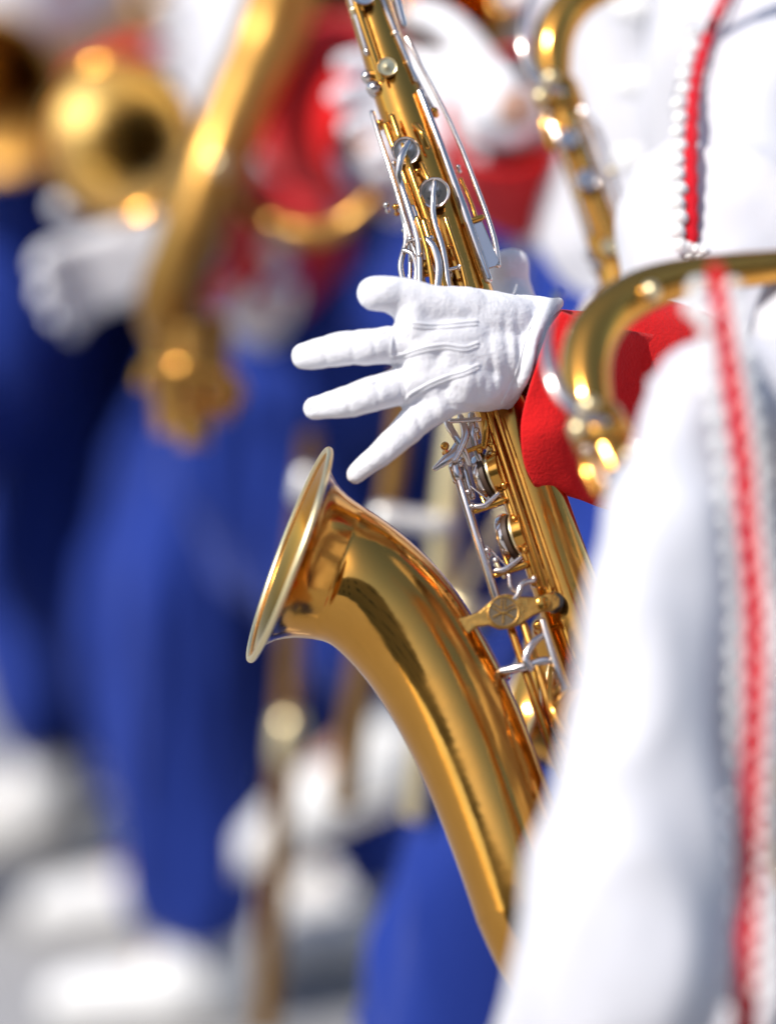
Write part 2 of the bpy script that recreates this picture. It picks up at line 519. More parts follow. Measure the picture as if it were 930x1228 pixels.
    for px, py, r, h in ((668, 352, 5, -14), (655, 400, 6, -18), (659, 440, 8, -20), (674, 474, 9, -20), (700, 498, 7, -19), (726, 505, 5, -17)):
        q = local(MG, px, py, h * .001); ok.append((q.x, q.y, q.z, pxr(MG, px, py, r)))
    tube('octave_key', ok, NICKEL, s, sub=6, seg=12, ball=True, flat=.35, flatdir=Vector((0, 1, 0)))
    for px, py, h in ((705, 490, -15), (693, 519, -14), (780, 353, -10)):
        q = local(MG, px, py, h * .001)
        tube('neck_screw', [(q.x, q.y + .006, q.z, .0035), (q.x, q.y - .004, q.z, .0060)], BRASSP, s, sub=1, seg=16, ball=True)
    tube('neck_screw_arm', [(*local(MG, 695, 519, -.008), .003), (*local(MG, 735, 508, -.008), .003)], BRASS, s, sub=1, seg=12)

    # ---- keywork: (name, material, pts (px, py, r px, offset mm), flat)
    def key(name, mat, pts, flat=1.0, sub=5, ball=True, seg=12, parent=None):
        fd = Vector((0, 1, 0)) if flat != 1.0 else None
        return tube(name, rows(pts), mat, parent or s, sub=sub, seg=seg, ball=ball, flat=flat, flatdir=fd)
    def post(px, py, h, r=4, mat=NICKEL, base=.6):
        q = local(M, px, py, h * .001); rr = pxr(M, px, py, r, h * .001)
        bm = bmesh.new()
        bmesh.ops.create_uvsphere(bm, u_segments=16, v_segments=10, radius=rr, matrix=Matrix.Translation(q))
        # stem runs inward to the tube
        sweep(bm, [(q.x, q.y, q.z, rr * .55), (q.x + .001, q.y + abs(h) * .001 * base, q.z, rr * .5), (q.x + .001, q.y + abs(h) * .001 * base + .002, q.z, rr * .9)], seg=10)
        link('post', mesh_of(bm, 'post'), mat, s)
    def cup(px, py, h, r, wn=None, nz=0.0, mat=NICKEL, padded=True, chim=0.0, hole_mat=BRASS):
        """round key cup; its outer face looks along n"""
        n = (M.inverted().to_3x3() @ (wn or (-FWD + RT * .08 + UP * .12))).normalized()
        q = local(M, px, py, h * .001); rr = pxr(M, px, py, r, h * .001)
        def at(t): return q + n * t
        prof = [(-.0030, rr * .98), (-.0030, rr * 1.0), (.0005, rr * 1.0), (.0014, rr * .95), (.0012, rr * .86), (.0004, rr * .80), (.0003, rr * .3), (.0008, rr * .12), (.0008, rr * .01)]
        bm = bmesh.new()
        sweep(bm, [(*at(t), r_) for t, r_ in prof], seg=40, normals=[n] * len(prof))
        c = link('key_cup', mesh_of(bm, 'key_cup'), mat, s)
        if padded:
            tube('pad', [(*at(-.0028), rr * .93), (*at(-.0058), rr * .90)], LEATHER, c, sub=1, seg=32)
        if chim:
            tube('tone_hole', [(*at(-.0085), rr * .92), (*at(-.0085 - chim), rr * .92)], hole_mat, s, sub=1, seg=40)
            tube('tone_hole_rim', [(*at(-.0083), rr * .97), (*at(-.0095), rr * .97)], BRASSP, s, sub=1, seg=40)
        return c
    # upper stack, seen face on
    cup(486, 181, -26, 17.5, -FWD - RT * .10 + UP * .05)
    cup(520, 231, -29, 19, -FWD - RT * .15 + UP * .02)
    key('key_lever', NICKEL, [(490, 170, 3, -29), (481, 188, 4.5, -31), (478, 208, 3.5, -30), (482, 224, 3.5, -28), (492, 255, 4, -30), (502, 292, 4.5, -31), (504, 345, 4, -31), (506, 380, 4, -31)], .6)
    key('key_lever', NICKEL, [(521, 219, 3.2, -31), (519, 240, 3.5, -32), (520, 262, 3.5, -32), (531, 300, 4, -33), (538, 345, 4, -33), (545, 380, 4, -33)], .7)
    key('key_lever', NICKEL, [(446, 135, 3, -10), (455, 165, 3, -14), (468, 205, 3, -18), (480, 245, 3.5, -20), (487, 285, 3.5, -22), (480, 318, 3.5, -24), (486, 345, 3.5, -24)], .8)
    key('key_lever', NICKEL, [(484, 300, 3, -26), (494, 305, 3, -28), (499, 322, 3, -28), (497, 350, 3, -28)], .8)
    key('key_rod', BRASS, [(462, 150, 4, -16), (492, 232, 4.5, -20), (530, 345, 5, -24), (560, 420, 5, -24)], 1, 1)
    key('key_rod', BRASS, [(470, 140, 4, -22), (512, 262, 4.5, -27), (545, 360, 5, -29)], 1, 1)
    key('key_rod', NICKEL, [(495, 250, 5, -27), (516, 310, 6, -29), (528, 350, 6, -29)], 1, 1)
    key('key_rod', BRASS, [(508, 266, 5, -31), (528, 330, 5, -33), (540, 370, 5, -33)], 1, 1)
    for pts in ([(476, 232, 3, -22), (494, 290, 3.4, -24), (509, 345, 3.4, -26)], [(500, 262, 3, -33), (512, 300, 3.4, -34), (520, 350, 3.4, -35)],
                [(483, 260, 2.6, -18), (492, 300, 2.6, -18), (490, 345, 2.6, -20)], [(534, 262, 3, -31), (553, 318, 3.2, -32), (560, 350, 3.2, -32)]):
        key('key_rod', NICKEL if pts[0][0] < 500 else BRASS, pts, 1, 2)
    key('key_lever', NICKEL, [(510, 285, 3, -34), (520, 296, 4, -36), (526, 318, 4.6, -36), (524, 345, 4, -36)], .4)
    cup(506, 322, -24, 11, -FWD - RT * .5, 0, BRASS)
    cup(530, 330, -25, 12, -FWD - RT * .3, 0, NICKEL)
    post(500, 262, -30, 3.6, BRASS); post(534, 262, -29, 3.6, BRASS); post(503, 306, -32, 3.2); post(484, 276, -20, 3.2); post(538, 296, -30, 3.4, BRASS); post(472, 196, -16, 3.4); post(500, 205, -24, 3.4, BRASS)
    key('guard_foot', BRASS, [(498, 150, 4, -22), (506, 160, 3, -26), (512, 176, 3.4, -24)], .7)
    key('key_arm', BRASS, [(505, 196, 3, -24), (512, 212, 3, -27), (518, 226, 3, -28)], .8)
    key('key_arm', BRASS, [(470, 150, 3, -20), (478, 164, 3, -24), (484, 176, 3, -27)], .8)
    # uppermost keywork, near the neck socket
    key('key_rod', NICKEL, [(386, -95, 3.4, -12), (412, -30, 3.6, -14), (440, 62, 3.6, -14)], 1, 1)
    key('key_rod', BRASS, [(396, -80, 3.4, -18), (432, 20, 3.6, -20), (458, 96, 3.6, -20)], 1, 1)
    key('key_rod', NICKEL, [(424, -90, 3.2, -12), (462, 10, 3.2, -12), (498, 96, 3.2, -12)], 1, 1)
    key('key_lever', NICKEL, [(432, -100, 3, -8), (452, -70, 5, -10), (470, -20, 5, -10), (484, 30, 4, -8)], .6)
    key('key_lever', BRASS, [(392, -110, 4, -14), (384, -80, 6, -14), (392, -50, 5, -14)], .5)
    cup(412, -62, -21, 14, None, 0, NICKEL); cup(436, -8, -23, 15, None, 0, NICKEL)
    for px, py, h, r, mt in ((386, -95, -14, 6, NICKEL), (405, -45, -16, 5.5, NICKEL), (424, 12, -16, 5.5, BRASSP), (440, 62, -14, 5, NICKEL), (425, -88, -14, 5, BRASSP), (448, -28, -14, 5.5, NICKEL), (474, 40, -12, 5, NICKEL), (452, -72, -12, 6, NICKEL), (470, -18, -12, 6, BRASSP)):
        post(px, py, h, r, mt)
    # right side long rods
    key('key_rod', NICKEL, [(503, 110, 4.5, -14), (530, 180, 5, -16), (556, 252, 5.5, -18), (585, 335, 5.5, -18)], 1, 1)
    key('key_rod', NICKEL, [(487, 45, 2.6, -4), (540, 148, 2.6, -8), (574, 232, 3, -12), (592, 285, 3.2, -14), (597, 318, 3.5, -14)], 1, 3)
    key('key_rod', NICKEL, [(482, 60, 2.4, -4), (505, 105, 2.4, -6), (519, 130, 2.4, -8)], 1, 2)
    key('key_rod', BRASS, [(552, 215, 2.4, -10), (565, 245, 2.6, -12), (571, 266, 3, -13)], 1, 2)
    post(520, 133, -9, 5, BRASS); post(463, 246, -16, 4); post(474, 248, -19, 4, BRASS)
    post(492, 287, -30, 4); post(516, 286, -32, 4.5); post(519, 311, -31, 4); post(552, 320, -31, 5); post(549, 200, -12, 3)
    key('post_bar', NICKEL, [(492, 288, 2.5, -30), (516, 286, 2.5, -32)], 1, 1)
    key('post_bar', NICKEL, [(522, 327, 2.5, -31), (552, 320, 2.5, -31)], 1, 1)
    post(455, 148, -10, 5, BRASS); post(463, 152, -13, 5, BRASS); post(440, 92, -6, 8); post(449, 106, -8, 10)
    cup(464, 80, -22, 12, None, 0, BRASSP)
    key('key_foot', BRASS, [(562, 266, 4, -15), (577, 261, 4, -15)], 1, 1)
    # flat side-key touch
    bm = bmesh.new()
    poly = [(563, 270), (578, 265), (599, 314), (595, 320), (584, 323)]
    vs = [bm.verts.new(local(M, x, y, -.016)) for x, y in poly]; vb = [bm.verts.new(local(M, x, y, -.0135)) for x, y in poly]
    bm.faces.new(vs); bm.faces.new(list(reversed(vb)))
    for i in range(len(poly)):
        j = (i + 1) % len(poly); bm.faces.new((vs[i], vb[i], vb[j], vs[j]))
    o = link('side_key', mesh_of(bm, 'side_key'), NICKEL, s, False)
    md = o.modifiers.new('b', 'BEVEL'); md.width = .0008; md.segments = 2
    # below the hand
    key('key_rod', NICKEL, [(547, 566, 5.2, -20), (570, 640, 5.4, -20), (596, 722, 5.6, -20)], 1, 1)
    key('key_rod_sleeve', NICKEL, [(545, 560, 7.5, -20), (549, 572, 7.5, -20)], 1, 1)
    key('key_rod', NICKEL, [(553, 552, 4, -16), (566, 596, 4, -16)], 1, 1)
    key('key_spatula', NICKEL, [(521, 562, 3, -24), (533, 553, 6, -25), (545, 544, 8, -24), (551, 530, 5, -23)], .45)
    key('key_lever', NICKEL, [(536, 490, 5, -24), (537, 508, 5, -25), (545, 522, 4.5, -26), (556, 540, 4, -25), (562, 556, 3.5, -22)], .6)
    key('key_lever', NICKEL, [(552, 500, 4, -26), (558, 520, 5, -26), (552, 538, 4, -26), (545, 552, 3.5, -26)], .6)
    key('key_lever', NICKEL, [(565, 498, 4, -24), (566, 520, 4.5, -24), (572, 545, 4, -22), (582, 560, 3.5, -20)], .6)
    key('key_lever', BRASS, [(578, 495, 5, -26), (582, 515, 5, -26), (580, 535, 4, -24)], .7)
    post(533, 535, -24, 5.5, BRASS); post(552, 556, -22, 4.5); post(571, 516, -25, 4); post(575, 540, -24, 4.5, BRASS); post(546, 570, -20, 5.5)
    post(589, 533, -22, 5, BRASS)
    key('post_bar', BRASS, [(560, 541, 3, -24), (590, 530, 3.5, -22)], 1, 1)
    key('post_bar', NICKEL, [(540, 505, 3, -27), (575, 503, 3, -27)], 1, 1)
    # parallel brass rods along the tube
    key('key_rod', BRASS, [(577, 492, 3.6, -22), (647, 703, 4, -24)], 1, 1)
    key('key_rod', BRASS, [(585, 492, 3.2, -27), (623, 610, 3.4, -28), (654, 703, 3.4, -28)], 1, 1)
    key('key_rod', BRASSD, [(578, 500, 4, -18), (640, 700, 4, -20)], 1, 1)
    key('tone_rib', BRASS, [(593, 490, 2.5, -31), (629, 600, 2.5, -33), (662, 703, 2.5, -34)], 1, 3)
    for px, py, h, mt in ((592, 545, -24, BRASS), (604, 582, -26, BRASS), (616, 622, -26, BRASS), (629, 660, -27, BRASS), (640, 694, -27, NICKEL), (561, 590, -20, NICKEL), (584, 660, -20, NICKEL)):
        post(px, py, h, 4.2, mt)
    key('key_spring', NICKEL, [(560, 580, 1.1, -17), (590, 604, 1.1, -20)], 1, 1)
    key('key_spring', NICKEL, [(583, 655, 1.1, -17), (612, 684, 1.1, -20)], 1, 1)
    key('key_lever', BRASS, [(569, 560, 3, -16), (574, 585, 3.4, -14), (582, 606, 3, -16)], .7)
    key('key_lever', BRASS, [(596, 632, 3, -16), (601, 655, 3.4, -14), (610, 680, 3, -16)], .7)
    # two open key cups at the tube's edge, seen from the side
    for px, py, r in ((580, 574, 31), (608, 647, 31)):
        cup(px, py, -9, r, (RT * -.94 + UP * -.33) * .93 + FWD * .36, 0, NICKEL, True, .007)
    for (x0, y0, x1, y1) in ((570, 613, 603, 600), (594, 690, 630, 677)):
        key('key_arm', BRASS, [(x0, y0, 3.2, -20), ((x0 + x1) / 2, (y0 + y1) / 2, 4.2, -21), (x1, y1, 5, -22)], .8)
        key('key_clip', NICKEL, [(x0, y0 - 6, 3, -23), (x0 + 12, y0 - 8, 3.6, -24), (x1 - 6, y1 - 8, 3, -24)], .7)
    post(594, 672, -20, 4.5); post(566, 607, -22, 4)
    key('key_stem', BRASSP, [(594, 674, 2.6, -20), (604, 692, 2.6, -20)], 1, 1)
    key('key_lever', NICKEL, [(640, 696, 3.5, -28), (626, 700, 3.5, -30), (620, 714, 3.2, -30), (612, 722, 3, -28)], .7)
    key('key_lever', NICKEL, [(610, 690, 2.4, -26), (612, 704, 2.4, -26), (618, 710, 2.4, -26)], 1)
    # bell-to-body brace with round emblem
    outline = [(548, 742), (560, 739), (574, 733), (586, 722), (597, 714), (608, 712), (622, 715), (640, 716), (655, 712), (665, 710), (671, 717), (671, 727), (662, 733), (650, 734), (638, 739), (626, 748), (612, 754), (598, 755), (585, 750), (572, 752), (560, 762), (550, 764)]
    bm = bmesh.new()
    f = [bm.verts.new(local(M, x, y, -.030)) for x, y in outline]; bk = [bm.verts.new(local(M, x, y, -.0265)) for x, y in outline]
    bm.faces.new(f); bm.faces.new(list(reversed(bk)))
    for i in range(len(outline)):
        j = (i + 1) % len(outline); bm.faces.new((f[i], bk[i], bk[j], f[j]))
    br_ = link('bell_brace', mesh_of(bm, 'bell_brace'), BRASS2, s, False)
    md = br_.modifiers.new('b', 'BEVEL'); md.width = .0012; md.segments = 3
    cq = local(M, 603, 734, -.0305); rr = pxr(M, 603, 734, 18)
    tube('brace_emblem', [(cq.x, cq.y + .0005, cq.z, rr), (cq.x, cq.y - .0006, cq.z, rr)], DARKM, s, sub=1, seg=40)
    bm = bmesh.new()
    ring = [(cq.x + math.cos(t) * rr, cq.y - .0006, cq.z + math.sin(t) * rr, .0006) for t in [2 * math.pi * k / 40 for k in range(40)]]
    sweep(bm, ring, seg=8, closed=True)
    for k in range(3):   # three crossed forks
        t = math.pi * k / 3 + .2
        for off in (-.0011, .0011):
            dx, dz = math.cos(t), math.sin(t); ox, oz = -dz * off, dx * off
            sweep(bm, [(cq.x + ox + dx * .0015, cq.y - .0009, cq.z + oz + dz * .0015, .0005), (cq.x + ox + dx * rr * .86, cq.y - .0009, cq.z + oz + dz * rr * .86, .0005)], seg=6)
        sweep(bm, [(cq.x - dx * rr * .8, cq.y - .0009, cq.z - dz * rr * .8, .0006), (cq.x, cq.y - .0009, cq.z, .0007)], seg=6)
    link('emblem_relief', mesh_of(bm, 'emblem_relief'), BRASS2, s)
    q = local(M, 651, 723, -.031); rr = pxr(M, 651, 723, 8)
    tube('brace_screw', [(q.x, q.y + .001, q.z, rr), (q.x, q.y - .0016, q.z, rr), (q.x, q.y - .002, q.z, rr * .8)], BRASS, s, sub=1, seg=28)
    q = local(M, 664, 722, -.026); rr = pxr(M, 664, 722, 12)
    tube('brace_knob', [(q.x, q.y + .004, q.z, rr), (q.x, q.y - .002, q.z, rr), (q.x, q.y - .0035, q.z, rr * .8)], BLACKP, s, sub=1, seg=28)
    # lower keywork in front of the bow side
    key('key_rod', BRASS, [(612, 752, 5, -20), (640, 835, 5.5, -20), (672, 930, 5.5, -20)], 1, 1)
    key('key_rod', BRASSD, [(628, 750, 5, -26), (660, 850, 5.5, -26), (690, 940, 5.5, -26)], 1, 1)
    key('key_rod', NICKEL, [(650, 745, 4, -30), (676, 830, 5, -30)], 1, 1)
    key('key_lever', NICKEL, [(650, 762, 4, -30), (638, 772, 5, -32), (630, 790, 5, -32), (636, 802, 4, -32)], .6)
    key('key_lever', NICKEL, [(600, 805, 5, -22), (625, 800, 6, -26), (655, 792, 5, -28), (668, 800, 4, -28)], .6)
    post(645, 750, -24, 7, BRASS); post(606, 806, -20, 6); post(668, 830, -28, 8, BRASSD)
    cup(700, 860, -30, 40, None, 0, BRASS, True, .004)
    cup(745, 985, -34, 46, None, 0, BRASS, True, .004)
    key('key_guard', BRASS, [(660, 800, 4, -30), (662, 850, 4, -42), (700, 905, 4, -46), (735, 900, 4, -40), (740, 870, 4, -30)], 1)
    # stud and seam on the bell
    return s

sax = make_sax('lacquered brass saxophone in sharp focus, gripped by the splayed white glove, bell pointing left')
sax2 = copy_tree(sax); sax3 = copy_tree(sax)
sax.matrix_world = MF; sax2.matrix_world = MG; sax3.matrix_world = MH
sax2['label'] = 'nearest saxophone, blurred thick brass neck curving in front of the red cuff and bead trim'
sax3['label'] = 'saxophone behind the raised thumb, neck arching along the top edge of the picture'
for o in (sax, sax2, sax3):
    o['group'] = 'saxophones carried by the band'

# ------------------------------------------------------------------ focal player
MFp = Matrix.Translation(ground_at(965, 2.78))
MFi = MFp.inverted()
def chain(Mi, pts):
    out = []
    for px, py, d, r in pts:
        q = Mi @ P(px, py, d); out.append((q.x, q.y, q.z, r * K * d))
    return out
slv = chain(MFi, [(985, -40, 2.60, 120), (955, 110, 2.50, 124), (912, 215, 2.42, 128), (886, 320, 2.36, 140), (880, 420, 2.33, 125), (800, 460, 2.28, 95), (740, 455, 2.24, 70)])
arm = chain(MFi, [(985, -40, 2.60, 70), (955, 110, 2.50, 65), (886, 320, 2.36, 65), (885, 430, 2.34, 60), (660, 430, 2.185, 42), (625, 425, 2.17, 30)])
wr = MFi @ P(660, 430, 2.185); el = MFi @ P(885, 430, 2.34)
focal, fjacket = person('player with the sharply focused white gloved hand and red cuff on the saxophone', MFp, near=wr, near_elbow=el,
                        far=MFi @ P(1010, 1060, 2.6), far_elbow=Vector((.10, .24, 1.05)), stride=.2, seed=3, make_near_hand=False, jacket_extra=[[(0, -.17, 1.40, .075)] + slv], body_arm=arm, jsmooth=12, jfold=(.013, 11, 6), vox=.009, group='band members in white jackets and blue trousers')

def gl(px, py, d, r):
    q = MFi @ P(px, py, d); return (q.x, q.y, q.z, r * K * d)
D0 = 2.130
glove_ch = [
    # index (short, pointing towards the viewer's left, bent)
    [gl(560, 372, 2.135, 28), gl(520, 368, 2.125, 27), gl(482, 357, 2.118, 24.5), gl(464, 352, 2.113, 22.5), gl(449, 352, 2.110, 21.5)],
    # middle
    [gl(560, 405, 2.132, 30), gl(520, 409, 2.122, 27), gl(478, 413, 2.120, 23), gl(440, 416, 2.112, 21.5), (gl(402, 420, 2.112, 20.5)), gl(364, 427, 2.118, 16)],
    # ring
    [gl(560, 440, 2.132, 30), gl(520, 448, 2.124, 27), gl(480, 463, 2.120, 23), gl(445, 473, 2.112, 21), gl(410, 483, 2.114, 19), gl(377, 490, 2.120, 14.5)],
    # little
    [gl(575, 460, 2.136, 30), gl(540, 475, 2.128, 26), gl(506, 497, 2.124, 21.5), gl(482, 520, 2.120, 18.5), gl(455, 545, 2.120, 16), gl(426, 569, 2.126, 11.5)],
    # palm and wrist
    [gl(535, 381, 2.135, 36), gl(590, 388, 2.150, 41), gl(618, 392, 2.165, 36)],
    [gl(535, 425, 2.130, 38), gl(590, 426, 2.146, 42), gl(604, 428, 2.155, 41)],
    [gl(550, 455, 2.132, 38), gl(585, 456, 2.150, 38), gl(590, 456, 2.155, 36)],
    [gl(500, 372, 2.125, 27), gl(505, 410, 2.122, 28), gl(508, 455, 2.124, 27), gl(525, 478, 2.128, 24)],
    [gl(492, 368, 2.116, 20), gl(495, 395, 2.116, 20)],
    [gl(620, 372, 2.165, 19), gl(652, 368, 2.170, 13)],
    # thumb, passing behind the tube
    [gl(632, 392, 2.195, 30), gl(621, 370, 2.235, 26), gl(611, 345, 2.25, 25), gl(610, 323, 2.25, 24.5), gl(613, 319, 2.25, 22)],
    # hem
    [gl(668, 363, 2.170, 8), gl(654, 378, 2.150, 8), gl(640, 404, 2.140, 8), gl(634, 430, 2.134, 8), gl(626, 456, 2.138, 8), gl(608, 484, 2.155, 8)],
]
creases = []
def crease(p0, p1, amp, w):
    creases.append((Vector(p0), Vector(p1), amp, w))
# wrinkles running across the wrist and at the finger roots (photo places -> distances on the cloth)
for a, b, am, w in (((585, 395), (596, 478), -1.7, 4), ((604, 372), (612, 470), -1.6, 4), ((622, 362), (622, 450), -1.5, 4), ((600, 350), (640, 372), -1.3, 3.5),
                    ((570, 440), (574, 490), -1.2, 3.5), ((640, 368), (632, 420), -1.2, 3), ((595, 420), (600, 485), 1.2, 4), ((614, 385), (620, 460), 1.2, 4),
                    ((530, 470), (545, 496), -1.8, 4), ((512, 480), (524, 505), -1.6, 4), ((496, 488), (506, 520), -1.6, 3.5), ((520, 472), (533, 500), 1.2, 3.5),
                    ((470, 385), (476, 432), -1.6, 3), ((480, 440), (486, 490), -1.6, 3), ((423, 397), (424, 440), -1.1, 3.5), ((388, 405), (392, 440), -.9, 3), ((445, 395), (452, 432), -.8, 3),
                    ((415, 462), (420, 500), -1.0, 3.5), ((450, 455), (456, 490), -.9, 3), ((455, 532), (467, 548), -1.2, 3), ((478, 508), (492, 528), -1.2, 3.5), ((482, 335), (478, 372), -.5, 4),
                    ((540, 350), (575, 372), -.9, 5), ((500, 430), (560, 428), -.5, 4), ((535, 485), (580, 492), -1.2, 3)):
    crease(a, b, am * 1e-3, w)
def to_px(w):
    v = w - CAM
    d = v.dot(FWD)
    return Vector((465 + v.dot(RT) / (K * d), 614 - v.dot(UP) / (K * d)))
def glove_fn(co, nn):
    w = MFp @ co
    q = Vector((co.x * 55, co.y * 55, co.z * 30))
    out = nn * (.0009 * noise.noise(q) + .0004 * noise.noise(q * 2.7))
    if nn.dot(FWD) < .25:
        p = to_px(w)
        for a, b, am, wd in creases:
            ab = b - a
            t = max(0, min(1, (p - a).dot(ab) / ab.length_squared))
            dd = (p - (a + ab * t)).length / wd
            if dd < 2.5:
                fade = math.sin(math.pi * (.12 + .76 * t))
                out += nn * am * (.5 if a.x > 560 else .75) * fade * math.exp(-dd * dd)
    return out
glove = blob('glove', glove_ch, GLOVE, focal, .0016, 7, glove_fn)
glove['label'] = 'white cotton glove seen from the back, fingers spread'
bpy.context.view_layer.update()
bvg = bvh_world(glove)
def on_surface(bvh, pts, Mi, r, lift=.0, sub=8, fb=2.13):
    sp = smoothpts([(x, y, 0, 0) for x, y in pts], sub)
    out = []
    for x, y, _, _ in sp:
        hit, n = cast(bvh, x, y, fb)
        q = Mi @ (hit + n * lift)
        out.append((q.x, q.y, q.z, r))
    return out
for line in ([(494, 387), (512, 389), (530, 389), (550, 387), (571, 385)],
             [(469, 427), (484, 424), (500, 419), (516, 415), (534, 413), (556, 416), (572, 411)],
             [(485, 480), (492, 472), (506, 464), (520, 457), (538, 450), (556, 445), (573, 437)]):
    for off, rr in ((0, .00105), (4.5, .0009)):
        tube('seam', on_surface(bvg, [(x, y + off) for x, y in line], MFi, rr), SEAM, glove, sub=1, seg=8, ball=True)
for line in ([(473, 388), (470, 405), (468, 425), (474, 440), (481, 458), (484, 480)], [(352, 428), (372, 412), (400, 406), (430, 402), (462, 399)], [(368, 492), (392, 477), (420, 470), (450, 458)]):
    tube('seam', on_surface(bvg, line, MFi, .0006), SEAM, glove, sub=1, seg=6, ball=True)
tube('hem', on_surface(bvg, [(641, 382), (636, 390), (630, 404), (623, 430), (615, 456), (601, 484)], MFi, .0007), SEAM, glove, sub=1, seg=6, ball=True)
# red gauntlet cuff
def ccuff(pts, M_i):
    return [(*(M_i @ P(px, py, d)), r * K * d) for px, py, d, r in pts]
cf = smoothpts(ccuff([(640, 425, 2.178, 50), (660, 430, 2.185, 60), (700, 452, 2.20, 92), (760, 468, 2.225, 112), (815, 485, 2.25, 108)], MFi), 5)
cu = open_cone('cuff', cf, RED, focal, 64, .0022, flat=.62, flatdir=Vector((0, 1, 0)))
# front flap of the cuff, its upper edge lying over the sleeve layer
bm = bmesh.new()
top = [(672, 374), (700, 384), (735, 393), (770, 399), (808, 406), (840, 414)]
bot = [(641, 582), (662, 588), (690, 597), (716, 607), (760, 620), (800, 632)]
grid = []
nu, nv = 30, 24
tp = smoothpts([(x, y, 0) for x, y in top], 6); bt = smoothpts([(x, y, 0) for x, y in bot], 6)
lft = smoothpts([(672, 374, 0), (655, 400, 0), (642, 440, 0), (627, 492, 0), (624, 520, 0), (628, 556, 0), (641, 582, 0)], 4)
for i in range(nu + 1):
    col = []
    a = i / nu
    t0 = tp[int(a * (len(tp) - 1))]; b0 = bt[int(a * (len(bt) - 1))]
    for j in range(nv + 1):
        b = j / nv
        x = t0[0] * (1 - b) + b0[0] * b; y = t0[1] * (1 - b) + b0[1] * b
        l = lft[int(b * (len(lft) - 1))]
        lin = (672 * (1 - b) + 641 * b, 374 * (1 - b) + 582 * b)
        x += (l[0] - lin[0]) * (1 - a); y += (l[1] - lin[1]) * (1 - a)
        bulge = math.sin(math.pi * (b * .86 + .10)) ** .7 if 0 < b * .86 + .1 < 1 else 0
        d = 2.152 - .020 * bulge + .09 * a * a + .007 * noise.noise(Vector((a * 3.5, b * 3, .4)))
        col.append(bm.verts.new(MFi @ P(x, y, d)))
    grid.append(col)
for i in range(nu):
    for j in range(nv):
        bm.faces.new((grid[i][j], grid[i + 1][j], grid[i + 1][j + 1], grid[i][j + 1]))
fl = link('cuff_flap', mesh_of(bm, 'cuff_flap'), RED, cu)
flb = BVHTree.FromPolygons([MFp @ v.co for v in fl.data.vertices], [tuple(p.vertices) for p in fl.data.polygons])
tube('hem', on_surface(flb, [(650, 420), (640, 455), (634, 495), (632, 520), (636, 552), (648, 574), (668, 580), (690, 588), (715, 597)], MFi, .0007), REDC, cu, sub=1, seg=6, ball=True)
md = fl.modifiers.new('t', 'SOLIDIFY'); md.thickness = .0022; md.offset = 0

def trim(bvh, Mi, red, beads, parent, rw, brs, fb, lift=.002):
    """braided red cord with beads sewn beside it, lying evenly on the cloth"""
    sp = smoothpts([(x, y, 0, 0) for x, y in red], 10)
    dep = []
    for x, y, _, _ in sp:
        best = None
        for dx in (-14, 0, 14):
            hit, _n = cast(bvh, x + dx, y, fb)
            dd = (hit - CAM).dot(FWD)
            best = dd if best is None else min(best, dd)
        dep.append(best)
    if brs:
        for i, (x, y, _, _) in enumerate(sp):
            for (ya, da), (yb, db) in zip(brs, brs[1:]):
                if ya <= y <= yb:
                    f = da + (db - da) * (y - ya) / (yb - ya)
                    dep[i] = max(min(dep[i], f), f - .02)
    dep = [min(dep[max(0, i - 4):i + 5]) for i in range(len(dep))]
    for _ in range(25):
        dep = [dep[0]] + [(dep[i - 1] + dep[i] * 2 + dep[i + 1]) / 4 for i in range(1, len(dep) - 1)] + [dep[-1]]
    n = len(sp)
    rows = []
    for i, (x, y, _, _) in enumerate(sp):
        q = Mi @ P(x, y, dep[i] - lift)
        rows.append((q.x, q.y, q.z, (rw[0] + (rw[1] - rw[0]) * i / (n - 1)) * (1 + .14 * math.sin(i * 1.5))))
    c = tube('trim_cord', rows, REDC, parent, sub=1, seg=12, ball=True, flat=.5, flatdir=(Mi.to_3x3() @ FWD))
    for (x, y, r) in beads:
        k = min(range(n), key=lambda i: abs(sp[i][1] - y))
        q = Mi @ P(x, y, dep[k] - lift - .002)
        bm = bmesh.new()
        bmesh.ops.create_uvsphere(bm, u_segments=16, v_segments=10, radius=r, matrix=Matrix.Translation(q))
        link('bead', mesh_of(bm, 'bead'), PEARL, c)

bvj = bvh_world(fjacket)
bd_ = []
y = 40
while y < 300:
    x = 813 + max(0, 130 - y) * .22 + (3 if int(y / 15) % 2 else 0)
    bd_.append((x - 1, y, .0056)); y += 17
bd_ += [(824, 296, .004), (834, 299, .004), (843, 302, .004), (826, 309, .0028), (838, 309, .0028)]
trim(bvj, MFi, [(885, -30), (868, 0), (850, 40), (838, 80), (831, 120), (828, 180), (828, 240), (828, 288)], bd_, focal, (.0040, .0048), None, 2.4)

# ------------------------------------------------------------------ nearest player
SG = .82
MGp = Matrix.Translation(ground_at(1200, 2.04)) @ Matrix.Diagonal((SG, SG, SG, 1))
MGi = MGp.inverted()
def chs(pts):
    out = []
    for px, py, d, r in pts:
        q = MGi @ P(px, py, d); out.append((q.x, q.y, q.z, r * K * d / SG))
    return out
gs = chs([(905, 480, 1.90, 70), (838, 480, 1.84, 68), (808, 560, 1.80, 68), (796, 680, 1.775, 91), (790, 800, 1.76, 100), (774, 920, 1.75, 111), (752, 1050, 1.74, 122), (730, 1170, 1.74, 132), (690, 1290, 1.78, 110), (640, 1370, 1.84, 90)])
gch = chs([(1000, 420, 2.0, 120), (1010, 640, 1.98, 150), (1020, 900, 1.98, 170)])
gfold = chs([(845, 440, 1.83, 18), (852, 520, 1.80, 26), (868, 700, 1.80, 40), (885, 900, 1.82, 60)])
gwr = MGi @ P(420, 1640, 1.9); gel = MGi @ P(735, 1180, 1.75)
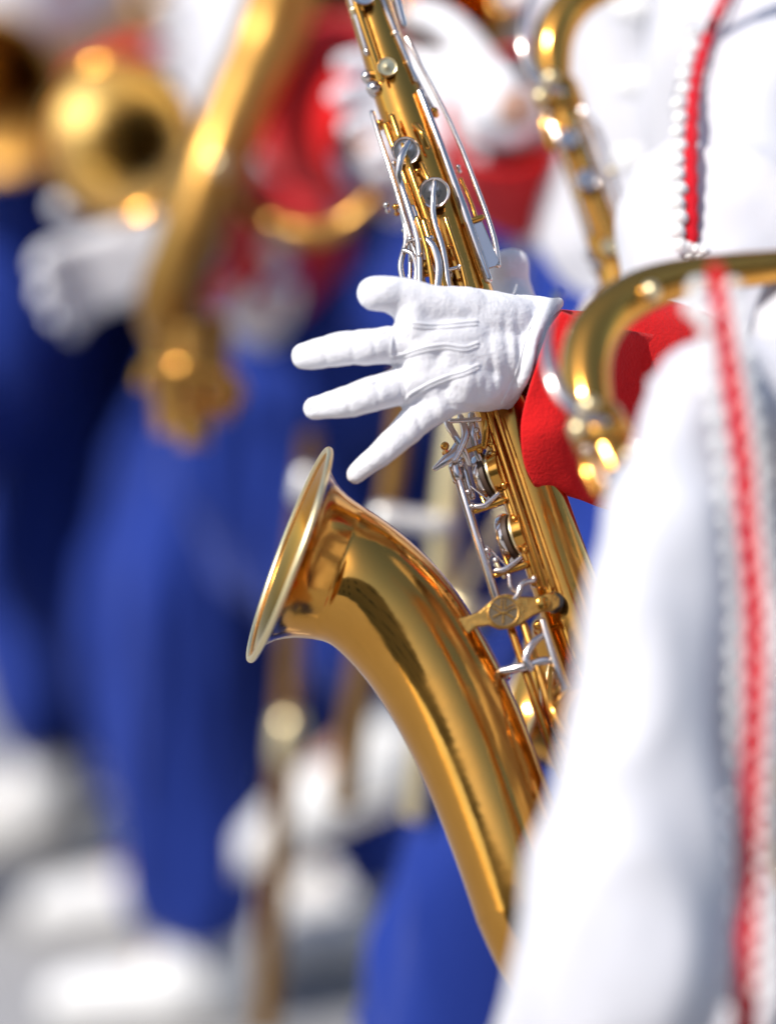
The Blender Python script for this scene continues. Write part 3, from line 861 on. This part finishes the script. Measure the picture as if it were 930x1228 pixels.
near_p, gjacket = person('nearest player at the right, big blurred white sleeve hanging below the saxophone neck', MGp, near=gwr, near_elbow=gel,
                         far=Vector((-.10, .06, .98)), far_elbow=Vector((.06, .25, 1.05)), seed=8, jacket_extra=[[(0, -.17, 1.40, .08)] + gs, gch, gfold, chs([(945, 640, 1.96, 95), (940, 900, 1.96, 110), (935, 1200, 1.96, 120)])], body_arm=[(a_, b_, c_, r_ * .6) for a_, b_, c_, r_ in gs] + [(*(MGi @ P(420, 1640, 1.9)), .026)], jsmooth=9, jfold=(.013, 11, 5), vox=.011, group='band members in white jackets and blue trousers')
bpy.context.view_layer.update()
bvj2 = bvh_world(gjacket)
beads = [(837, 346, .0068), (831, 369, .0068), (846, 384, .0068), (849, 410, .0060), (851, 436, .0060), (854, 468, .0060)]
cordx = lambda y: 875 + (y - 445) * .155 if y < 577 else (892 + (y - 577) * .09 if y < 746 else 906 - max(0, y - 840) * .04)
y = 500
while y < 1200:
    beads.append((cordx(y) - 23, y, .0064)); y += 31.5
y = 345
while y < 1200:
    beads.append((cordx(max(y, 445)) - (0 if y > 445 else (445 - y) * .16) + 19, y, .0056)); y += 28
trim(bvj2, MGi, [(858, 322), (861, 345), (867, 390), (875, 445), (884, 500), (892, 577), (900, 661), (906, 746), (906, 840), (900, 950), (896, 1100), (892, 1240)], beads, near_p, (.0052, .0088), [(300, 1.83), (345, 1.812), (400, 1.797), (500, 1.787), (600, 1.775), (900, 1.75), (1300, 1.74)], 1.86, .003)

# ------------------------------------------------------------------ other band members
def at_world(M, p): return M.inverted() @ p
def bandsman(px, d, label, stride=.35, seed=1, near=None, far=None, ne=None, fe=None, lift=0, scale=1.0, **kw):
    M = Matrix.Translation(ground_at(px, d)) @ Matrix.Diagonal((scale, scale, scale, 1))
    Mi = M.inverted()
    f = lambda t: (Mi @ P(*t)) if t else None
    return person(label, M, near=f(near), far=f(far), near_elbow=f(ne), far_elbow=f(fe), stride=stride, seed=seed, lift=lift, group='band members in white jackets and blue trousers', **kw)
def short(near):
    return near
bandsman(815, 2.98, 'player behind the raised thumb, white jacket beside the saxophone neck at the top', .3, 11, near=(606, 128, 2.85), ne=(665, 205, 3.10), far=(760, 420, 2.95), fe=(850, 260, 3.2), sleeve_r=.058, cuff_r=.92, hand_dir=Vector((-.8, .9, -.02)))
bandsman(345, 4.30, 'player at the left whose white glove supports the blurred horn from below', .20, 17, near=(215, 292, 3.42), ne=(290, 230, 3.85), far=(300, 330, 3.7), fe=(380, 200, 4.2), hand_dir=Vector((-1, -.15, -.32)))
bandsman(618, 3.95, 'player behind the white glove, red cuff left of the saxophone top, one foot raised', .12, 19, near=(466, 178, 3.08), ne=(330, 66, 3.38), far=(640, 260, 3.8), fe=(640, 120, 4.0),
         nlift=.41, nknee=(-.32, -.10, .86), nankx=-.12, cuff_r=.95, hand_dir=Vector((.35, .9, -.3)))

protoA, _ = bandsman(40, 4.75, 'player at the far left edge in blue trousers with pale shoes on the ground', .34, 23)
protoB, _ = bandsman(185, 5.12, 'player behind the big blurred horn, dark blue trousers between two others', .30, 31, lift=.03)
def again(proto, px, d, label, rot=0, scale=1):
    c = copy_tree(proto)
    c.matrix_world = Matrix.Translation(ground_at(px, d)) @ Matrix.Rotation(R(rot), 4, 'Z') @ Matrix.Diagonal((scale, scale, scale, 1))
    c['label'] = label
    return c
again(protoB, 335, 4.72, 'player in blue trousers directly behind the flared bell of the focused saxophone', 6)
bandsman(600, 5.12, 'player whose pale shoe lifts off the ground below the saxophone bell', .24, 41, nlift=.07)
again(protoA, 455, 5.3, 'player in blue trousers seen between the horn loop and the glove fingers', -5)
again(protoA, 585, 4.7, 'player in blue trousers behind the brace of the focused saxophone', 8)
again(protoA, -20, 5.2, 'player cut off by the left edge, behind the brown brass bell', 3)

# ------------------------------------------------------------------ other instruments
def world_tube(name, pts, mat, parent, **kw):
    Mi = parent.matrix_world.inverted()
    rows = []
    for px, py, r, d in pts:
        q = Mi @ P(px, py, d); rows.append((q.x, q.y, q.z, r * K * d))
    return tube(name, rows, mat, parent, **kw)

HC = P(142, 168, 3.22)
horn = thing('brass_horn', 'large blurred brass horn at the left with a wide pale bell facing the viewer', 'horn', Matrix.Translation(HC))
hn = Vector((-.18, -.95, .12)).normalized()
prof = [(0, 1.0), (.004, .985), (.012, .90), (.025, .78), (.045, .62), (.07, .48), (.10, .37), (.14, .28), (.18, .22), (.22, .19)]
bm = bmesh.new(); rb = 92 * K * 3.22
sweep(bm, [(*(hn * -t), r * rb) for t, r in smoothpts(prof, 3)], seg=72, cap=False)
hb = link('bell', mesh_of(bm, 'bell'), BRASSP, horn); md = hb.modifiers.new('t', 'SOLIDIFY'); md.thickness = .0015
bm = bmesh.new(); u = hn.cross(Vector((0, 0, 1))).normalized(); v = hn.cross(u)
sweep(bm, [(*((u * math.cos(t) + v * math.sin(t)) * rb), .005) for t in [2 * math.pi * k / 72 for k in range(72)]], seg=12, closed=True)
link('bell_rim', mesh_of(bm, 'bell_rim'), BRASS, horn)
e = hn * -.22
bpy.context.view_layer.update()
Hi = horn.matrix_world.inverted()
def hq(px, py, d): q = Hi @ P(px, py, d); return tuple(q)
tube('bell_branch', [(*(e * .96), .19 * rb), (*(e * 1.15), .18 * rb), (*(e * 1.3 + Vector((.04, 0, -.02))), .025), (*hq(190, 260, 3.420), .028), (*hq(200, 340, 3.6), .030), (*hq(212, 388, 3.5), .032)], BRASSD, horn, seg=28)
world_tube('main_tube', [(350, -40, 46, 3.090), (322, 46, 44, 3.090), (290, 120, 42, 3.070), (258, 200, 40, 3.050), (228, 285, 38, 3.050), (204, 352, 38, 3.070), (205, 385, 37, 3.110), (228, 392, 34, 3.150)], BRASSD, horn, seg=32)
world_tube('tube_ferrule', [(262, 188, 45, 3.385), (250, 220, 44, 3.382)], BRASS, horn, sub=1, seg=32)
world_tube('lyre_screw', [(262, 200, 13, 3.000), (260, 196, 14, 2.980)], BRASSP, horn, sub=1, seg=16, ball=True)
for x0, y0, x1, y1, dd in ((196, 395, 205, 520, 3.090), (228, 390, 232, 535, 3.050), (258, 380, 256, 505, 3.110)):
    c = world_tube('valve_casing', [(x0, y0, 19, dd), (x1, y1, 19, dd)], BRASSD, horn, sub=1, seg=28)
    world_tube('valve_cap', [(x1, y1 - 4, 22, dd), (x1 + 1, y1 + 12, 22, dd), (x1 + 1, y1 + 17, 12, dd)], BRASS, c, sub=1, seg=28)
world_tube('valve_slide', [(170, 465, 9, 3.030), (180, 440, 9, 3.030), (215, 440, 9, 3.010), (270, 450, 9, 3.010), (285, 470, 9, 3.030), (270, 490, 9, 3.030), (215, 486, 9, 3.010)], BRASS, horn, seg=14)
ring = [(312 + 34 * math.cos(t), 345 + 50 * math.sin(t), 12, 3.5) for t in [2 * math.pi * k / 20 for k in range(19)]]
world_tube('tuning_loop', ring, SILVER, horn, sub=3, seg=16)
world_tube('slide_bow', [(262, 215, 13, 3.090), (285, 235, 14, 3.090), (325, 268, 15, 3.070), (372, 280, 15, 3.050), (415, 268, 14, 3.030), (448, 240, 13, 3.030)], BRASSD, horn, seg=20)

def bell_horn(px, py, d, r, n, label, mat):
    t = thing('brass_horn', label, 'horn', Matrix.Translation(P(px, py, d)))
    n = n.normalized(); rr = r * K * d
    bm = bmesh.new(); sweep(bm, [(*(n * -q), f * rr) for q, f in smoothpts(prof, 3)], seg=56, cap=False)
    b = link('bell', mesh_of(bm, 'bell'), mat, t); md = b.modifiers.new('t', 'SOLIDIFY'); md.thickness = .0015
    tube('main_tube', [(*(n * -.21), .2 * rr), (*(n * -.30), .19 * rr), (*(n * -.34 + Vector((.05, 0, .05))), .018), (*(n * -.25 + Vector((.12, 0, .18))), .016), (*(n * -.1 + Vector((.2, .1, .25))), .012)], mat, t, seg=20)
    bm = bmesh.new(); u = n.cross(Vector((0, 0, 1))).normalized(); v = n.cross(u)
    sweep(bm, [(*((u * math.cos(a) + v * math.sin(a)) * rr), .004) for a in [2 * math.pi * k / 56 for k in range(56)]], seg=10, closed=True)
    link('bell_rim', mesh_of(bm, 'bell_rim'), mat, t)
    return t
bell_horn(-8, 110, 4.0, 100, Vector((-.35, -.9, -.15)), 'brown gold brass bell cut off by the left edge near the top', BRASSD)
bell_horn(540, 5, 3.25, 62, Vector((.1, -.9, .5)), 'small golden brass bell at the top edge behind the saxophone keys', BRASS)
bell_horn(395, -10, 3.3, 60, Vector((-.3, -.9, .2)), 'golden brass bell at the top edge, left of the focused saxophone', BRASSD)

tb = thing('trombone', 'pale brass trombone slide with white cross brace behind the focused saxophone', 'trombone', Matrix.Translation(P(500, 620, 2.85)), 'trombones behind the saxophones')
bpy.context.view_layer.update()
world_tube('slide_tube', [(556, 480, 22, 2.85), (545, 560, 22, 2.85), (527, 720, 21, 2.86), (500, 980, 18, 2.9)], BRASSP, tb, sub=3, seg=24)
world_tube('slide_tube', [(488, 440, 13, 2.88), (474, 560, 14, 2.9), (462, 620, 14, 2.92), (434, 800, 17, 3.1), (412, 960, 17, 3.2)], BRASSD, tb, sub=3, seg=24)
world_tube('slide_brace', [(458, 619, 15, 2.83), (490, 623, 13, 2.83), (530, 629, 13, 2.83)], SILVER, tb, sub=2, seg=20, ball=True)
world_tube('bell_brace', [(612, 610, 9, 2.88), (575, 672, 9, 2.87), (538, 742, 9, 2.85)], BRASSP, tb, sub=2, seg=18)
world_tube('tuning_slide', [(545, 725, 17, 2.80), (568, 740, 18, 2.80), (600, 735, 17, 2.84), (640, 700, 16, 2.9)], BRASSP, tb, seg=20, ball=True)
tb2 = thing('trombone', 'thin trombone slide hanging straight down with a round ferrule, left of the bell underside', 'trombone', Matrix.Translation(P(345, 850, 3.3)), 'trombones behind the saxophones')
bpy.context.view_layer.update()
world_tube('slide_tube', [(372, 520, 10, 3.2), (362, 640, 12, 3.25), (352, 760, 14, 3.3), (342, 900, 15, 3.35), (325, 1130, 16, 3.4), (318, 1240, 16, 3.42)], BRASSD, tb2, sub=3, seg=24)
world_tube('slide_end', [(367, 572, 13, 3.0), (363, 592, 13, 3.0)], SILVER, tb2, sub=1, seg=20, ball=True)
world_tube('ferrule', [(346, 870, 19, 3.3), (344, 905, 20, 3.3)], BRASSP, tb2, sub=1, seg=20, ball=True)

# ------------------------------------------------------------------ unseen building added behind the viewer to give the brass brown reflections
def building():
    b = thing('reflection_building', 'unseen brown brick building added behind the viewer to reflect in the brass', 'building', Matrix.Translation((0, -15, 0)))
    def bx(bm, x0, x1, y0, y1, z0, z1):
        bmesh.ops.create_cube(bm, size=1, matrix=Matrix.Translation(((x0 + x1) / 2, (y0 + y1) / 2, (z0 + z1) / 2)) @ Matrix.Diagonal((x1 - x0, y1 - y0, z1 - z0, 1)))
    m, nt, p = nodes('brown_brick')
    t = nt.nodes.new('ShaderNodeTexBrick'); t.inputs['Scale'].default_value = 3
    t.inputs['Color1'].default_value = (.20, .09, .05, 1); t.inputs['Color2'].default_value = (.14, .06, .035, 1); t.inputs['Mortar'].default_value = (.3, .27, .24, 1)
    tc = nt.nodes.new('ShaderNodeTexCoord'); nt.links.new(tc.outputs['Object'], t.inputs['Vector']); nt.links.new(t.outputs['Color'], p.inputs['Base Color'])
    p.inputs['Roughness'].default_value = .9
    bm = bmesh.new(); bx(bm, -26, 26, -10, 0, 0, 9.5); link('wall', mesh_of(bm, 'wall'), m, b, False)
    bm = bmesh.new(); bx(bm, -26.4, 26.4, -10.4, .4, 9.5, 9.9); link('roof', mesh_of(bm, 'roof'), plain('cornice', (.35, .33, .3), .8), b, False)
    gl_ = plain('window_glass', (.03, .04, .05), .08); fr = plain('window_frame', (.6, .6, .58), .6)
    for fl_ in range(3):
        for k in range(12):
            x = -24 + k * 4.2
            bm = bmesh.new(); bx(bm, x, x + 1.5, .003, .10, 1.1 + fl_ * 3, 2.9 + fl_ * 3); w_ = link('window', mesh_of(bm, 'window'), fr, b, False)
            bm = bmesh.new(); bx(bm, x + .1, x + 1.4, .103, .11, 1.2 + fl_ * 3, 2.8 + fl_ * 3); link('pane', mesh_of(bm, 'pane'), gl_, w_, False)
building()

# ------------------------------------------------------------------ light
w = bpy.data.worlds.new('World'); scene.world = w
w.use_nodes = True
nt = w.node_tree
bg = nt.nodes['Background']
sky = nt.nodes.new('ShaderNodeTexSky'); sky.sky_type = 'NISHITA'; sky.sun_disc = False
SUN = Vector((-.55, -.46, .69)).normalized()
el_ = math.asin(SUN.z); az = math.atan2(SUN.x, SUN.y)
sky.sun_elevation = el_; sky.sun_rotation = az
nt.links.new(sky.outputs['Color'], bg.inputs['Color'])
bg.inputs['Strength'].default_value = .15
ld = bpy.data.lights.new('sun', 'SUN'); ld.energy = 4.2; ld.angle = R(.55); ld.color = (1, .95, .88)
lo = bpy.data.objects.new('sun', ld); C.objects.link(lo)
lo.rotation_euler = (-SUN).to_track_quat('-Z', 'Y').to_euler()
scene.view_settings.view_transform = 'Standard'
scene.view_settings.look = 'None'
scene.view_settings.exposure = .22
scene.view_settings.gamma = 1
